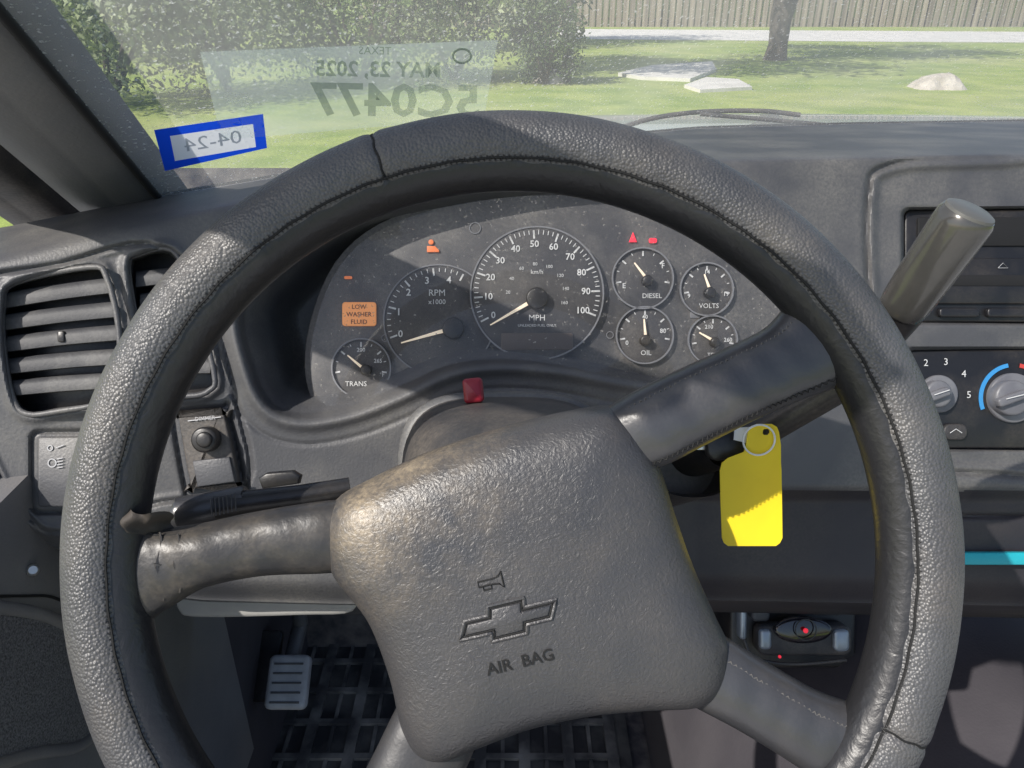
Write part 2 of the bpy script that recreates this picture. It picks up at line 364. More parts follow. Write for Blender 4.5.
mk('sunlit_lower_edge',slab(cr([(176,590),(200,584),(300,582),(350,584),(352,612),(300,616),(200,618),(178,612)],4),.03,4,VP(lt)),'sunlit_edge',DASH,label='lower edge under the left side with sunlight painted as light grey')
# radio
dr=baseD(960,270)+.014
ra=thing('radio','black radio and cassette player set in the centre of the dashboard','radio',P(960,330,dr))
mk('faceplate',slab(rrect(905,210,1290,322,7),.02,2,VP(dr)),'black',ra)
mk('display',slab(rrect(918,217,1275,246,3),.002,1,VP(dr-.002)),'matte',ra)
mk('tape_door',slab(rrect(930,258,1180,304,4),.003,2,VP(dr-.0035)),'black',ra)
mk('tape_slot',slab(rrect(950,275,1165,286,3),.001,.6,VP(dr-.0042)),'matte',ra)
for i in range(3): mk('button',slab(rrect(910,258+i*20,926,272+i*20,3),.004,1.6,VP(dr-.005)),'black',ra)
for i in range(5): mk('button',slab(rrect(940+i*48,308,980+i*48,317,3),.004,1.6,VP(dr-.005)),'black',ra)
mk('symbol',join(tube([P(998,268,dr-.0045),P(1003,263,dr-.0045),P(1008,268,dr-.0045),P(998,268,dr-.0045)],.0003,4)),'grayp',ra)
# climate panel
dh=baseD(960,400)+.003+.007
ca=thing('climate_control','black heater control panel with fan speed numbers and a blue to red temperature arc','heater control',P(960,450,dh))
mk('panel',slab(rrect(907,350,1290,448,8),.01,2,VP(dh)),'black',ca)
def knob(x,y,r):
    kb=mk('knob',join(disc(x,y,r,VP(dh-.004),.006,2),disc(x,y,r*.72,VP(dh-.014),.012,3)),'gknob',ca)
    mk('knob_grip',slab(rrect(x-r*.62,y-4,x+r*.62,y+5,3,rot=-.35),.006,2,VP(dh-.020)),'gknob',kb)
    mk('pointer',tube([P(x-r*.3,y+1,dh-.021),P(x+r*.5,y-4,dh-.021)],.0005,5),'white',kb)
knob(940,394,19); knob(1014,398,25); knob(1120,398,25)
mk('numbers',join(*[vtext(s,x,y,dh-.001,7) for s,x,y in (('2',926,363),('3',946,362),('4',964,374),('5',969,395),('1',914,374))]),'white',ca)
mk('cold_arc',ring(1014,398,31,35,VP(dh-.001),.0006,24,100,200),'tempblue',ca)
mk('warm_arc',ring(1014,398,31,35,VP(dh-.001),.0006,24,-10,80),'tempred',ca)
mk('button',slab(rrect(944,424,968,440,7),.004,2,VP(dh-.004)),'shroud',ca); mk('button_mark',tube([P(950,433,dh-.0048),P(956,429,dh-.0048),P(962,433,dh-.0048)],.0004,4),'white',ca)
dc=baseD(1000,560)+.010
o=mk('cyan_strip',slab(rrect(962,553,1200,565,3),.006,1,VP(dc-.004)),'cyan'); tag(o,'thin bright cyan strip along the lower edge of the dashboard at right','plastic strip')  # narrow cyan bar laid over the lower dash
# ------------------------------------------------------------ INSTRUMENT CLUSTER
DC=.640
CL=thing('instrument_cluster','dusty black gauge cluster with speedometer, tachometer and smaller gauges','instrument cluster',P(540,380,DC))
facep=cr([(306,340),(335,262),(395,216),(500,192),(620,192),(710,212),(772,262),(790,320),(760,372),(690,392),(620,386),(560,376),(500,372),(440,384),(400,404),(350,416),(312,400)],5)
mk('cluster_face',slab(facep,.004,1,VP(DC)),'face',CL)
def gauge(name,x,y,r,hx,hy,ang,nl,hub,label,major,minor,nums,words,rw=1.5,a0=207,a1=-27,zo=0.0):
    DC_=DC-zo
    g=mk(name,disc(x,y,r,VP(DC_-.002),.004+zo,.8,56),'dial',CL,label=label)
    mk('bezel_ring',ring(x,y,r-rw*.3,r+rw,VP(DC_-(.003 if r>40 else .005)),.003,72),'ringm',g)
    tk=[]
    def tick(an,l,w):
        c,s=math.cos(R(an)),-math.sin(R(an)); r1=r-3; r0=r1-l
        px,py=-s,c
        q=[(x+c*r0+px*w,y+s*r0+py*w),(x+c*r1+px*w,y+s*r1+py*w),(x+c*r1-px*w,y+s*r1-py*w),(x+c*r0-px*w,y+s*r0-py*w)]
        return [P(u,v,DC_-.0026) for u,v in q],[(0,1,2,3)]
    for i in range(major): tk.append(tick(a0+(a1-a0)*i/(major-1),r*.10+2,.85 if r>40 else .8))
    for i in range(minor): tk.append(tick(a0+(a1-a0)*i/(minor-1),r*.05+1,.4))
    mk('tick_marks',join(*tk),'white',g)
    for s,u,v,h in (nums if len(nums)<5 else []): mk('numeral',vtext(s,u,v,DC_-.0028,h,off=.015),'white',g)
    if len(nums)>=5: mk('numerals',join(*[vtext(s,u,v,DC_-.0028,h,off=.015) for s,u,v,h in nums]),'white',g)
    tx=[vtext(s,u,v,DC_-.0028,h) for s,u,v,h in words]
    if tx: mk('lettering',join(*tx),'white',g)
    c,s=math.cos(R(ang)),-math.sin(R(ang)); px,py=-s,c; w=2.1 if r>40 else 1.5
    q=[(hx+c*2+px*w,hy+s*2+py*w),(hx+c*nl+px*.6,hy+s*nl+py*.6),(hx+c*nl-px*.6,hy+s*nl-py*.6),(hx+c*2-px*w,hy+s*2-py*w)]
    mk('needle',slab(q,.001,.1,VP(DC_-.006)),'needle',g)
    mk('needle_hub',disc(hx,hy,hub,VP(DC_-.010),.008,2),'black',g)
nums=[]
for v in range(0,101,10):
    an=R(207-2.28*v); nums.append((str(v),537+49*math.cos(an),293-49*math.sin(an),6.6))
gauge('tachometer',439,320,55,453,328,196,54,11,'round tachometer left of the speedometer',5,21,
  [(str(v),439+41*math.cos(R(200-31*v)),320-41*math.sin(R(200-31*v)),7) for v in range(0,5)],[('RPM',437,293,6.5),('x1000',437,302,5)],1.0,200,62)
gauge('speedometer',537,293,66,537,298,210,54,11,'large round speedometer in the middle',11,51,nums,
  [('km/h',537,272,4.5),('MPH',537,318,6),('UNLEADED FUEL ONLY',537,325.5,2.6)]+[(str(v),537+29*math.cos(R(207-2.28*v/1.609)),293-29*math.sin(R(207-2.28*v/1.609)),3.4) for v in range(20,161,20)],1.2,207,-21,.0035)
gauge('fuel_gauge',643,278,30,648,280,128,22,5.5,'small round fuel gauge',5,9,[('F',663,266,5),('E',624,286,5)],[('DIESEL',652,296,4.8)],1.1,190,-10)
gauge('oil_gauge',645,335,28,646,340,95,21,5.5,'small round oil pressure gauge',5,9,[('80',663,331,4.5),('0',627,343,4.5),('40',645,317,4)],[('OIL',646,353,5)],1.1,190,-10)
gauge('volt_gauge',707,289,26,711,292,110,19,5.5,'small round voltmeter',5,9,[('14',707,272,4.2),('9',689,296,4.2),('19',726,294,4.2)],[('VOLTS',709,306,4.8)],1.1,190,-10)
gauge('coolant_gauge',713,340,24,716,342,150,19,5,'small round coolant gauge',5,9,[('210',709,327,4),('260',728,340,4)],[('TEMP',714,355,4)],1.1,190,-10)
gauge('transmission_gauge',361,368,29,365,370,140,23,5.5,'small round transmission gauge at the left end',5,9,[('200',361,350,4),('265',378,361,4)],[('TRANS',356,384,5),('\u00b0F',382,375,4)],1.1,190,-10)
dp=mk('message_display',slab(rrect(342,302,376,326,3),.002,1,VP(DC-.003)),'disp',CL)
mk('message_text',join(*[vtext(s,359,y,DC-.0034,4.5,off=.01) for s,y in (('LOW',307,),('WASHER',314.5,),('FLUID',322,))]),mat('brown_print',(.10,.04,.02),.6),dp)
mk('odometer',slab(rrect(501,333,573,350,2),.001,.6,VP(DC-.0066)),'odo',CL)
mk('warning_light',slab([(629,242),(633,232),(637,242)],.001,.3,VP(DC-.002)),'redl',CL)
mk('warning_light',slab(rrect(649,238,657,243,2),.001,.3,VP(DC-.002)),'redl',CL)
mk('warning_light',join(slab(circ(431,242,2.6,12),.001,.3,VP(DC-.002)),slab([(427,246),(435,246),(439,250),(439,252),(427,252)],.001,.3,VP(DC-.002))),'orl',CL)
mk('warning_light',slab(rrect(344,276,352,279,1.4),.001,.3,VP(DC-.002)),'orl',CL)
for g_ in (ring(475,228,5,6,VP(DC-.001),.0005,20),ring(610,335,3,3.8,VP(DC-.001),.0005,14),ring(385,338,3,3.8,VP(DC-.001),.0005,14),slab(rrect(618,291,627,300,1),.0005,.2,VP(DC-.001)),slab(rrect(690,312,700,318,1),.0005,.2,VP(DC-.001))):
    mk('warning_symbol',g_,'ringm',CL)
mk('lens',([P(x,y,DC-.018) for x,y in inset(facep,6)],[tuple(range(len(facep)))]),'lens',CL)
# ------------------------------------------------------------ STEERING WHEEL
KW=.36/F; WC=P(512,550,.36); tl=R(2); ezw=(-fw*math.cos(tl)+up*math.sin(tl)*1).normalized(); exw=rt; eyw=ezw.cross(exw).normalized()
def WP(x,y,h=0): return WC+exw*((x-512)*KW)+eyw*((550-y)*KW)+ezw*h
SW=thing('steering_wheel','large steering wheel in a grained grey leather cover, turned slightly to the left','steering wheel',WC)
WY=554
def torus(Rp,r,h0,nu,nv,mod=None,a0=0,a1=360):
    V=[];full=(a1-a0)>=360; m=nu if full else nu+1
    for i in range(m):
        t=R(a0+(a1-a0)*i/nu)
        for j in range(nv):
            p=2*math.pi*j/nv; rr=r*(mod(math.degrees(t)%360,p) if mod else 1)
            q=Rp+rr*math.cos(p)/KW; V.append(WP(512+q*math.cos(t),WY-q*math.sin(t),h0+rr*math.sin(p)))
    Fc=[(i*nv+j,((i+1)%m)*nv+j,((i+1)%m)*nv+(j+1)%nv,i*nv+(j+1)%nv) for i in range(nu) for j in range(nv)]
    if not full: Fc+= [tuple(range(nv)),tuple(nu*nv+j for j in range(nv))]
    return V,Fc
SEAMS=[108.5,-24.5,216]
RR=413
def rmod(t,p):
    inn=max(0,-math.cos(p))
    v=1+.004*math.sin(R(t)*9+p)+.004*math.sin(R(t)*23+2*p)+inn*(.012*math.sin(R(t)*47)+.010*math.sin(R(t)*83+1))
    for s in SEAMS:
        d=abs((t-s+180)%360-180); v-=.07*math.exp(-(d/.45)**2)-.015*math.exp(-((d-1.4)/1.2)**2)
    return v
mk('rim',torus(398,.0140,-.002,180,24),'core',SW)
rc=mk('rim_cover',torus(RR,.0160,0,720,48,rmod),'cover',SW)
z=[]; n=900
for i in range(n):
    t=2*math.pi*i/n; p=R(128)+(R(5) if i%2 else -R(5)); rr=.0163
    q=RR+rr*math.cos(p)/KW; z.append(WP(512+q*math.cos(t),WY-q*math.sin(t),rr*math.sin(p)))
mk('stitching',tube(z,.00030,4,True),'core',rc)
z=[]
for i in range(400):
    t=2*math.pi*i/400; p=R(128)+.012*math.sin(i*.9); rr=.0160*rmod(math.degrees(t),p); q=RR+rr*math.cos(p)/KW; z.append(WP(512+q*math.cos(t),WY-q*math.sin(t),rr*math.sin(p)))
mk('edge_seam',tube(z,.0007,5,True),'seam',rc)
for s in SEAMS:
    z=[]
    for i in range(25):
        p=R(-20+160*i/24); rr=.0160*rmod(s,p)+.0001; q=RR+rr*math.cos(p)/KW; t=R(s+.15*math.sin(i)); z.append(WP(512+q*math.cos(t),WY-q*math.sin(t),rr*math.sin(p)))
    mk('cross_seam',tube(z,.0006,5),'seam',rc)
po=cr([(319,548),(320,520),(332,500),(360,484),(410,460),(475,437),(540,419),(596,407),(622,408),(646,432),(666,470),(682,520),(700,572),(722,622),(736,655),(732,690),(708,712),(650,716),(590,722),(530,735),(475,755),(440,768),(414,762),(398,735),(386,685),(366,632),(345,602),(326,578)],6)
pc=(525,590)
PTH=sorted([(math.atan2(y-pc[1],x-pc[0]),math.hypot(x-pc[0],y-pc[1])) for x,y in po])
PTa=np.array([p[0] for p in PTH]);PTr=np.array([p[1] for p in PTH])
def pr(th): return float(np.interp(th,PTa,PTr,period=2*math.pi))
def ph(s,x=0,y=0): return -.016+.024*(max(0,1-s**10))**.55+.004*(1-s*s)
def padh(x,y):
    s=math.hypot(x-pc[0],y-pc[1])/pr(math.atan2(y-pc[1],x-pc[0])); return ph(min(s,1))
NT=240; V=[];Fc=[]; SR=[1,.997,.99,.98,.965,.95,.93,.90,.86,.8,.7,.6,.5,.4,.3,.2,.1]
ths=[-math.pi+2*math.pi*i/NT for i in range(NT)]
for h in (-.05,-.03):
    V+=[WP(pc[0]+pr(t)*math.cos(t),pc[1]+pr(t)*math.sin(t),h) for t in ths]
for s in SR: V+=[WP(pc[0]+s*pr(t)*math.cos(t),pc[1]+s*pr(t)*math.sin(t),ph(s)) for t in ths]
nrn=len(SR)+2
for r_ in range(nrn-1):
    for i in range(NT): Fc.append((r_*NT+i,r_*NT+(i+1)%NT,(r_+1)*NT+(i+1)%NT,(r_+1)*NT+i))
V.append(WP(pc[0],pc[1],ph(0)))
for i in range(NT): Fc.append(((nrn-1)*NT+i,(nrn-1)*NT+(i+1)%NT,len(V)-1))
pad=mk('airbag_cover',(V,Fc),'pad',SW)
RT=R(13.5)
def em(x,y,cx,cy,h):
    Y_=cy-(x*math.sin(RT)+y*math.cos(RT)); X_=cx+(x*math.cos(RT)-y*math.sin(RT))
    return WP(X_,Y_,padh(X_,Y_)+h)
bt=[(-16,17),(20,17),(18,8),(50,8),(41,-9),(17,-9),(15,-17),(-20,-17),(-18,-9),(-50,-9),(-41,8),(-18,8)]
UNIT=KW
bi=inset(bt,4)
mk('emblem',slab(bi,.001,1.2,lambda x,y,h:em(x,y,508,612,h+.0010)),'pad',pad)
def dens(poly,n=6):
    out=[]
    for i in range(len(poly)):
        a_,b_=poly[i],poly[(i+1)%len(poly)]
        out+=[(a_[0]+(b_[0]-a_[0])*k/n,a_[1]+(b_[1]-a_[1])*k/n) for k in range(n)]
    return out
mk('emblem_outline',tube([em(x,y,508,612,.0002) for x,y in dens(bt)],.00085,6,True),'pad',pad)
mk('emblem_groove',tube([em(x,y,508,612,.0001) for x,y in dens(inset(bt,2.4))],.0005,6,True),'seam',pad)
mk('horn_symbol',join(tube([em(x,y,491,576,.0002) for x,y in [(-12,2.5),(2,2.5),(8,3.5),(12,8),(12,-8),(8,-3.5),(2,-2.5),(-12,-2.5)]],.0004,5,True),tube([em(x,y,491,576,.0002) for x,y in [(-8,-2.5),(-8,-6.5),(0,-6.5),(0,-2.5)]],.0004,5)),'seam',pad)
def tilted_text(s,size,cx,cy,h):
    v,f=text(s,size,Vector((0,0,0)),Vector((1,0,0)),Vector((0,1,0)),off=.012)
    return [em(p.x,p.y,cx,cy,h) for p in v],f
mk('lettering',tilted_text('AIR  BAG',16.5,520,653,.0006),'seam',pad,smooth=False)
def spoke(ctr,name_label,fold=0,seed=0,m_='spoke'):
    rnd=random.Random(seed); c=cr(ctr,10,False); V=[];Fc=[];m=28
    for i,(x,y,hw,h,th) in enumerate(c):
        x2,y2=c[min(i+1,len(c)-1)][:2];x1,y1=c[max(i-1,0)][:2]; l=math.hypot(x2-x1,y2-y1);nx,ny=-(y2-y1)/l,(x2-x1)/l
        for k_ in range(m):
            an=2*math.pi*k_/m; cc,sn=math.cos(an),math.sin(an)
            e=lambda v:math.copysign(abs(v)**.85,v)
            w=1+fold*.022*math.sin(i*1.1+k_*.5)+fold*.012*math.sin(i*.47+k_*1.1)
            V.append(WP(x+nx*hw*e(cc),y+ny*hw*e(cc),h+th*e(sn)*w))
    for i in range(len(c)-1):
        for k_ in range(m): Fc.append((i*m+k_,i*m+(k_+1)%m,(i+1)*m+(k_+1)%m,(i+1)*m+k_))
    Fc+= [tuple(range(m)),tuple((len(c)-1)*m+k_ for k_ in range(m))]
    return mk('spoke',(V,Fc),m_,SW,label=name_label),c
s,c=spoke([(370,538,36,-.014,.010),(320,541,37,-.012,.012),(250,548,33,-.012,.013),(190,560,33,-.010,.014),(152,570,44,-.008,.012),(118,575,66,-.006,.010)],'left spoke with worn creased leather wrap',.8,3,'spokel')
mk('stitching',tube([WP(x+(2 if i%2 else -2),y-hw*.80,h+th*.62) for i,(x,y,hw,h,th) in enumerate(cr([(t[0],t[1],t[2],t[3],t[4]) for t in c[::5]],8,False))],.0005,4),'seam',s)
for (x0,y0,x1,y1) in ((160,532,166,600),(178,534,182,592),(148,560,176,566)):
    mk('crease',tube([WP(x0+(x1-x0)*t/10+2*math.sin(t),y0+(y1-y0)*t/10,.0035-.0006*abs(t-5)) for t in range(11)],[.0003+.0009*math.sin(math.pi*(t+.5)/11) for t in range(11)],6),'spokel',s)
s,c=spoke([(600,455,34,-.016,.012),(650,431,41,-.011,.015),(700,406,41,-.011,.016),(750,382,40,-.010,.017),(800,358,43,-.008,.014),(850,325,62,-.006,.010)],'upper right spoke with glossy stitched leather wrap',.8,5)
for sg in (-.72,.78):
    pts=[]
    cc=cr([t for t in c[8:]][::3],6,False)
    for i in range(len(cc)):
        x,y,hw,h,th=cc[i]; x2,y2=cc[min(i+1,len(cc)-1)][:2];x1,y1=cc[max(i-1,0)][:2]; l=math.hypot(x2-x1,y2-y1);nx,ny=-(y2-y1)/l,(x2-x1)/l
        q=sg*hw+(1.6 if i%2 else -1.6); pts.append(WP(x+nx*q,y+ny*q,h+th*.74))
    mk('stitching',tube(pts,.0004,4),'seam' if sg>0 else 'thread',s)
s,c=spoke([(660,650,38,-.020,.011),(710,676,39,-.014,.013),(760,704,37,-.013,.015),(810,732,38,-.010,.014),(850,752,46,-.008,.012),(880,768,60,-.006,.010)],'lower right spoke with stitched leather wrap',.8,8)
cc=cr(c[8:][::3],6,False); pts=[]
for i in range(len(cc)):
    x,y,hw,h,th=cc[i]; x2,y2=cc[min(i+1,len(cc)-1)][:2];x1,y1=cc[max(i-1,0)][:2]; l=math.hypot(x2-x1,y2-y1);nx,ny=-(y2-y1)/l,(x2-x1)/l
    q=-.55*hw+(1.4 if i%2 else -1.4); pts.append(WP(x+nx*q,y+ny*q,h+th*.86))
mk('stitching',tube(pts,.0004,4),'thread',s)
spoke([(450,690,38,-.022,.010),(430,745,46,-.016,.012),(400,800,44,-.013,.013),(370,850,44,-.010,.013),(345,900,60,-.008,.010)],'lower left spoke with leather wrap',.6,9,'spoked')
UNIT=.0008
mk('torn_flap',grid(lambda u,v:WP(134+38*u-8*v+3*math.sin(9*v),502+14*u+26*v+5*math.sin(5*u),.004+.007*math.sin(3*u+2*v)-.004*v+.002*math.sin(11*u)),14,10),mat('worn_leather',(.05,.040,.033),.7,(.03,.028,.025),60,.6,200),SW)
# ------------------------------------------------------------ steering column
SC=thing('steering_column','dark plastic steering column shroud behind the wheel hub','steering column',P(508,460,.5))
def csec(cx,cy,Dd,rx,ry,n=40,pw=.55):
    o_=[]
    for k_ in range(n):
        an=2*math.pi*k_/n; e=lambda v:math.copysign(abs(v)**pw,v); o_.append(P(cx,cy,Dd)+rt*(rx*e(math.cos(an)))+up*(ry*e(math.sin(an))))
    return o_
def loftsec(S):
    V=[];Fc=[];n=len(S[0])
    for q in S:V+=q
    for i in range(len(S)-1):
        for k_ in range(n):Fc.append((i*n+k_,i*n+(k_+1)%n,(i+1)*n+(k_+1)%n,(i+1)*n+k_))
    Fc+=[tuple(range(n)),tuple((len(S)-1)*n+k_ for k_ in range(n))]; return V,Fc
def cst(cx,cy,Dd,rx,ytop,pw=.6): return csec(cx,cy,Dd,rx,(cy-ytop)/F*Dd,48,pw)
mk('shroud',loftsec([cst(520,520,.40,.045,440),cst(518,512,.41,.052,428),cst(514,500,.44,.062,412),cst(508,490,.475,.066,402),cst(506,484,.50,.0665,399),cst(505,478,.56,.073,393),cst(505,478,.64,.082,391)]),'shroud',SC)
mk('shroud_collar',loftsec([cst(505,482,.520,.069,397.5),cst(505,481,.523,.073,393),cst(505,480,.535,.0745,391),cst(505,480,.540,.071,394)]),'dash',SC)
mk('hub_plate',loftsec([csec(520,540,.375,.05,.05,pw=1),csec(520,540,.41,.045,.045,pw=1)]),'black',SC)
mk('ignition_housing',loftsec([csec(690,452,.47,.03,.026,pw=.9),csec(694,452,.455,.031,.027,pw=.9),csec(600,470,.50,.04,.035,pw=.9)]),'shroud',SC)
mk('ignition_collar',loftsec([csec(722,446,.455,.014,.014,24,1),csec(726,446,.435,.012,.012,24,1),csec(690,452,.475,.016,.016,24,1)]),'black',SC)
UNIT=.0006
mk('release_tab',slab(rrect(463,378,483,403,4,rot=-.1),.008,4,VP(.470)),'red',SC,label='small red tab on top of the column')
o=thing('turn_signal_stalk','black turn signal stalk reaching left behind the left spoke','stalk',P(250,505,.42))
mk('lever',tube([P(350,488,.43),P(300,496,.425),(P(250,502,.42)),P(215,507,.415)],[.006,.0062,.0066,.0072],20),'black',o)
mk('twist_sleeve',tube([P(245,500,.421),P(244,500,.421),P(205,509,.416),P(178,514,.412),P(176,514,.412)],[.0074,.0080,.0088,.0092,.0075],20),'spoke',o)
mk('sleeve_ridges',join(*[tube([P(x,y+9,.4075),P(x-1,y-9,.4055)],.0004,4) for x,y in [(236-i*4,502+i) for i in range(7)]]),'trim',o)
o=mk('tilt_lever',slab([(258,478),(266,473),(292,471),(300,476),(298,484),(262,489)],.006,2,VP(.46)),'black'); tag(o,'small flat black tilt lever above the turn signal stalk','lever')
# shifter
o=thing('gear_shift_lever','grey column gear shift lever pointing up right beside the wheel rim','gear lever',P(880,350,.42))
mk('arm',tube([P(640,470,.50),P(760,430,.47),P(840,385,.45),P(885,335,.425),P(905,308,.41)],[.012,.011,.010,.010,.0115],20),'black',o)
A=P(898,314,.412);B=P(969,213,.375)
dr_=(B-A).normalized(); pts=[A,A+dr_*.002,A+dr_*.008,A+(B-A)*.35,A+(B-A)*.7,B-dr_*.006,B-dr_*.002,B]
mk('grip',tube(pts,[.0100,.0118,.0128,.0134,.0138,.0140,.0138,.0127],32),'lever',o)
mk('end_cap',tube([B-dr_*.001,B+dr_*.0014,B+dr_*.0024],[.0126,.0120,.0098],32),'capm',o)
mk('button',tube([A+(B-A)*.42+(-fw)*.0122+rt*.004,A+(B-A)*.62+(-fw)*.0125+rt*.004],[.0022,.0026],12),'lever',o)
# key, ring, tag
kd=.425
o=thing('ignition_key','black headed ignition key in the lock with a white paper scrap','key',P(735,445,kd))
mk('key_head',slab(rrect(706,430,748,460,11,rot=-.1),.005,3,VP(kd+.004)),'black',o)
mk('key_blade',slab([(690,441),(710,441),(710,450),(690,450)],.002,.5,VP(kd+.008)),'steel',o)
mk('paper_scrap',slab([(735,428),(750,427),(752,437),(746,443),(734,440)],.001,.5,VP(kd-.001)),'paper',o)
o=mk('key_ring',tube([P(759,440,kd-.0065)+rt*(.0086*math.cos(t))+(up*.97-fw*.20)*(.0086*math.sin(t)) for t in [2*math.pi*i/48 for i in range(48)]],.00055,6,True),'paper')
tag(o,'thin white ring looped through the hole of the yellow tag','key ring')
o=thing('key_tag','bright yellow rectangular key tag hanging under the ignition','key tag',P(751,545,kd))
def tagcard():
    LL=[(424,757,772),(427,751,777),(432,748,779),(445,746,781),(452,744,781),(458,728,781),(463,722,781),(470,720,781.5),(500,720.5,782),(538,722,782.5),(543,724,780),(546,728,776)]
    ys=sorted(set([l[0] for l in LL]+list(np.arange(425,546,1.0)))); V=[];Fc=[];nu=40
    la=np.interp(ys,[l[0] for l in LL],[l[1] for l in LL]); ra_=np.interp(ys,[l[0] for l in LL],[l[2] for l in LL])
    for h in (0,-.0008):
        for j,y in enumerate(ys):
            for i in range(nu+1):
                x=la[j]+(ra_[j]-la[j])*i/nu
                V.append(P(x,y,kd-.003+.006*math.sin((y-450)/95*1.6))-fw*h)
    m=(nu+1)*len(ys)
    q=lambda l,j,i:l*m+j*(nu+1)+i
    inside=set()
    for j in range(len(ys)-1):
        for i in range(nu):
            x=(la[j]+(ra_[j]-la[j])*(i+.5)/nu); y=(ys[j]+ys[j+1])/2
            if math.hypot(x-766,y-432)>3.5: inside.add((j,i))
    for (j,i) in inside:
        Fc.append((q(0,j,i),q(0,j,i+1),q(0,j+1,i+1),q(0,j+1,i))); Fc.append((q(1,j,i),q(1,j+1,i),q(1,j+1,i+1),q(1,j,i+1)))
        for dj,di,a_,b_ in ((-1,0,(j,i),(j,i+1)),(1,0,(j+1,i),(j+1,i+1)),(0,-1,(j,i),(j+1,i)),(0,1,(j,i+1),(j+1,i+1))):
            if (j+dj,i+di) not in inside: Fc.append((q(0,*a_),q(0,*b_),q(1,*b_),q(1,*a_)))
    return V,Fc
mk('card',tagcard(),'yellow',o,False)
# ------------------------------------------------------------ windshield
vec=Vector((0,-.66,.45))
ws=thing('windshield','dusty slanted windshield above the dashboard','windshield',WBASE[len(WBASE)//2])
i0=int((160+90)/2)
cols=list(range(i0,nc,6))
def wpt(i,t):
    b_=WBASE[i]+Vector((0,.0,-.004)); w=max(0,1-(i-i0)/90)**1.5; v_=vec.copy(); v_.x=.115*w; return b_+v_*t
V=[];Fc=[];nt=20
for i in cols:
    for j in range(nt+1): V.append(wpt(i,j/nt))
for i in range(len(cols)-1):
    for j in range(nt): q=i*(nt+1)+j; Fc.append((q,q+1,q+nt+2,q+nt+1))
mk('glass',(V,Fc),'glass',ws)
mk('edge_seal',tube([wpt(i0,j/nt) for j in range(nt+1)],.0035,8),'matte',ws)
mk('lower_seal',tube([WBASE[i]+Vector((0,.002,-.001)) for i in cols],.003,8),'matte',ws)
from mathutils.bvhtree import BVHTree
bv=BVHTree.FromPolygons(V,Fc)
def GL(px,py,off=.002):
    d=(P(px,py,1)-CAM).normalized(); h=bv.ray_cast(CAM,d)
    if h[0] is None: return P(px,py,.8)
    return h[0]-d*off
def gquad(c,n=8,off=.002):
    (x0,y0),(x1,y1),(x2,y2),(x3,y3)=c
    return grid(lambda u,v:GL((x0*(1-u)+x1*u)*(1-v)+(x3*(1-u)+x2*u)*v,(y0*(1-u)+y1*u)*(1-v)+(y3*(1-u)+y2*u)*v,off),n,n)
def gtext(s,cx,cy,h,rot,off,mirror=True,bold=0,ax=1):
    O=Vector((0,0,0)); v,f=text(s,h*1.4,O,Vector((1,0,0)),Vector((0,1,0)),off=bold)
    c_,s_=math.cos(rot),math.sin(rot); out=[]
    for p in v:
        x=(-p.x if mirror else p.x)*ax; y=p.y; out.append(GL(cx+x*c_-y*s_,cy-(x*s_+y*c_),off))
    return out,f
st=thing('registration_sticker','blue bordered sticker with reversed date, stuck low on the left of the windshield','sticker',GL(212,185))
def frame_quad(o_,i_,off):
    V=[];Fc=[]
    for k in range(4):
        for e in range(6):
            t=e/6
            for q in (o_,i_):
                a_,b_=q[k],q[(k+1)%4]; V.append(GL(a_[0]+(b_[0]-a_[0])*t,a_[1]+(b_[1]-a_[1])*t,off))
    n=len(V)
    for k in range(0,n,2): Fc.append((k,(k+2)%n,(k+3)%n,k+1))
    return V,Fc
inq=[(170,136),(253,124),(256,147),(175,161)]
mk('border',frame_quad([(154,130),(263,114),(267,148),(165,171)],inq,.002),'blue',st)
mk('label',gquad(inq,8,.002),'tpaper',st)
mk('lettering',gtext('04-24',213,141.5,13.5,R(9),.004,True,.0,1.35),tmat('faded_print',(.50,.54,.60)),st)
pm=thing('paper_permit','translucent paper permit with reversed lettering on the windshield','permit',GL(350,110))
mk('sheet',gquad([(200,52),(498,40),(484,118),(222,140)],12,.002),'film',pm)
mk('date_lettering',gtext('MAY 23, 2025',378,70,15.5,R(-1),.003,True,.02,1.0),'tprint',pm)
mk('number_lettering',gtext('5C0477',396,102,32,R(-1),.003,True,.025,1.18),'tprint',pm)
mk('small_print',gtext('TEXAS',375,51,8,R(-1),.003,True,0,1),'tprint',pm)
mk('seal',tube([GL(462+9*math.cos(2*math.pi*k/24),56+7*math.sin(2*math.pi*k/24),.003) for k in range(24)],.0008,5,True),'tprint',pm)
# A pillar
pl=thing('roof_pillar','grey plastic front roof pillar at the left edge of the windshield','pillar',P(90,215,.62))
b0=wpt(i0,0); t0=wpt(i0,1)
def pill(name,m,w,dx_):
    V=[];Fc=[]
    prf=[(0,0),(-.010,-.006),(-.03,-.012),(-.033,-.0105),(-.036,-.012),(-.055,-.010),(-.075,-.002),(-.082,.012),(-.080,.05),(.004,.05)]
    for j in range(13):
        t=-.12+1.12*j/12; c_=b0+(t0-b0)*t+Vector((dx_,0,0))
        for a_,b_ in prf: V.append(c_+Vector((a_*w,b_,a_*.1)))
    k_=len(prf)
    for j in range(12):
        for q in range(k_): Fc.append((j*k_+q,j*k_+(q+1)%k_,(j+1)*k_+(q+1)%k_,(j+1)*k_+q))
    Fc+=[tuple(range(k_)),tuple(12*k_+q for q in range(k_))]
    return mk(name,(V,Fc),m,pl)
pill('trim_cover','pillar',1.0,0)
pill('door_frame','shroud',.7,-.10)
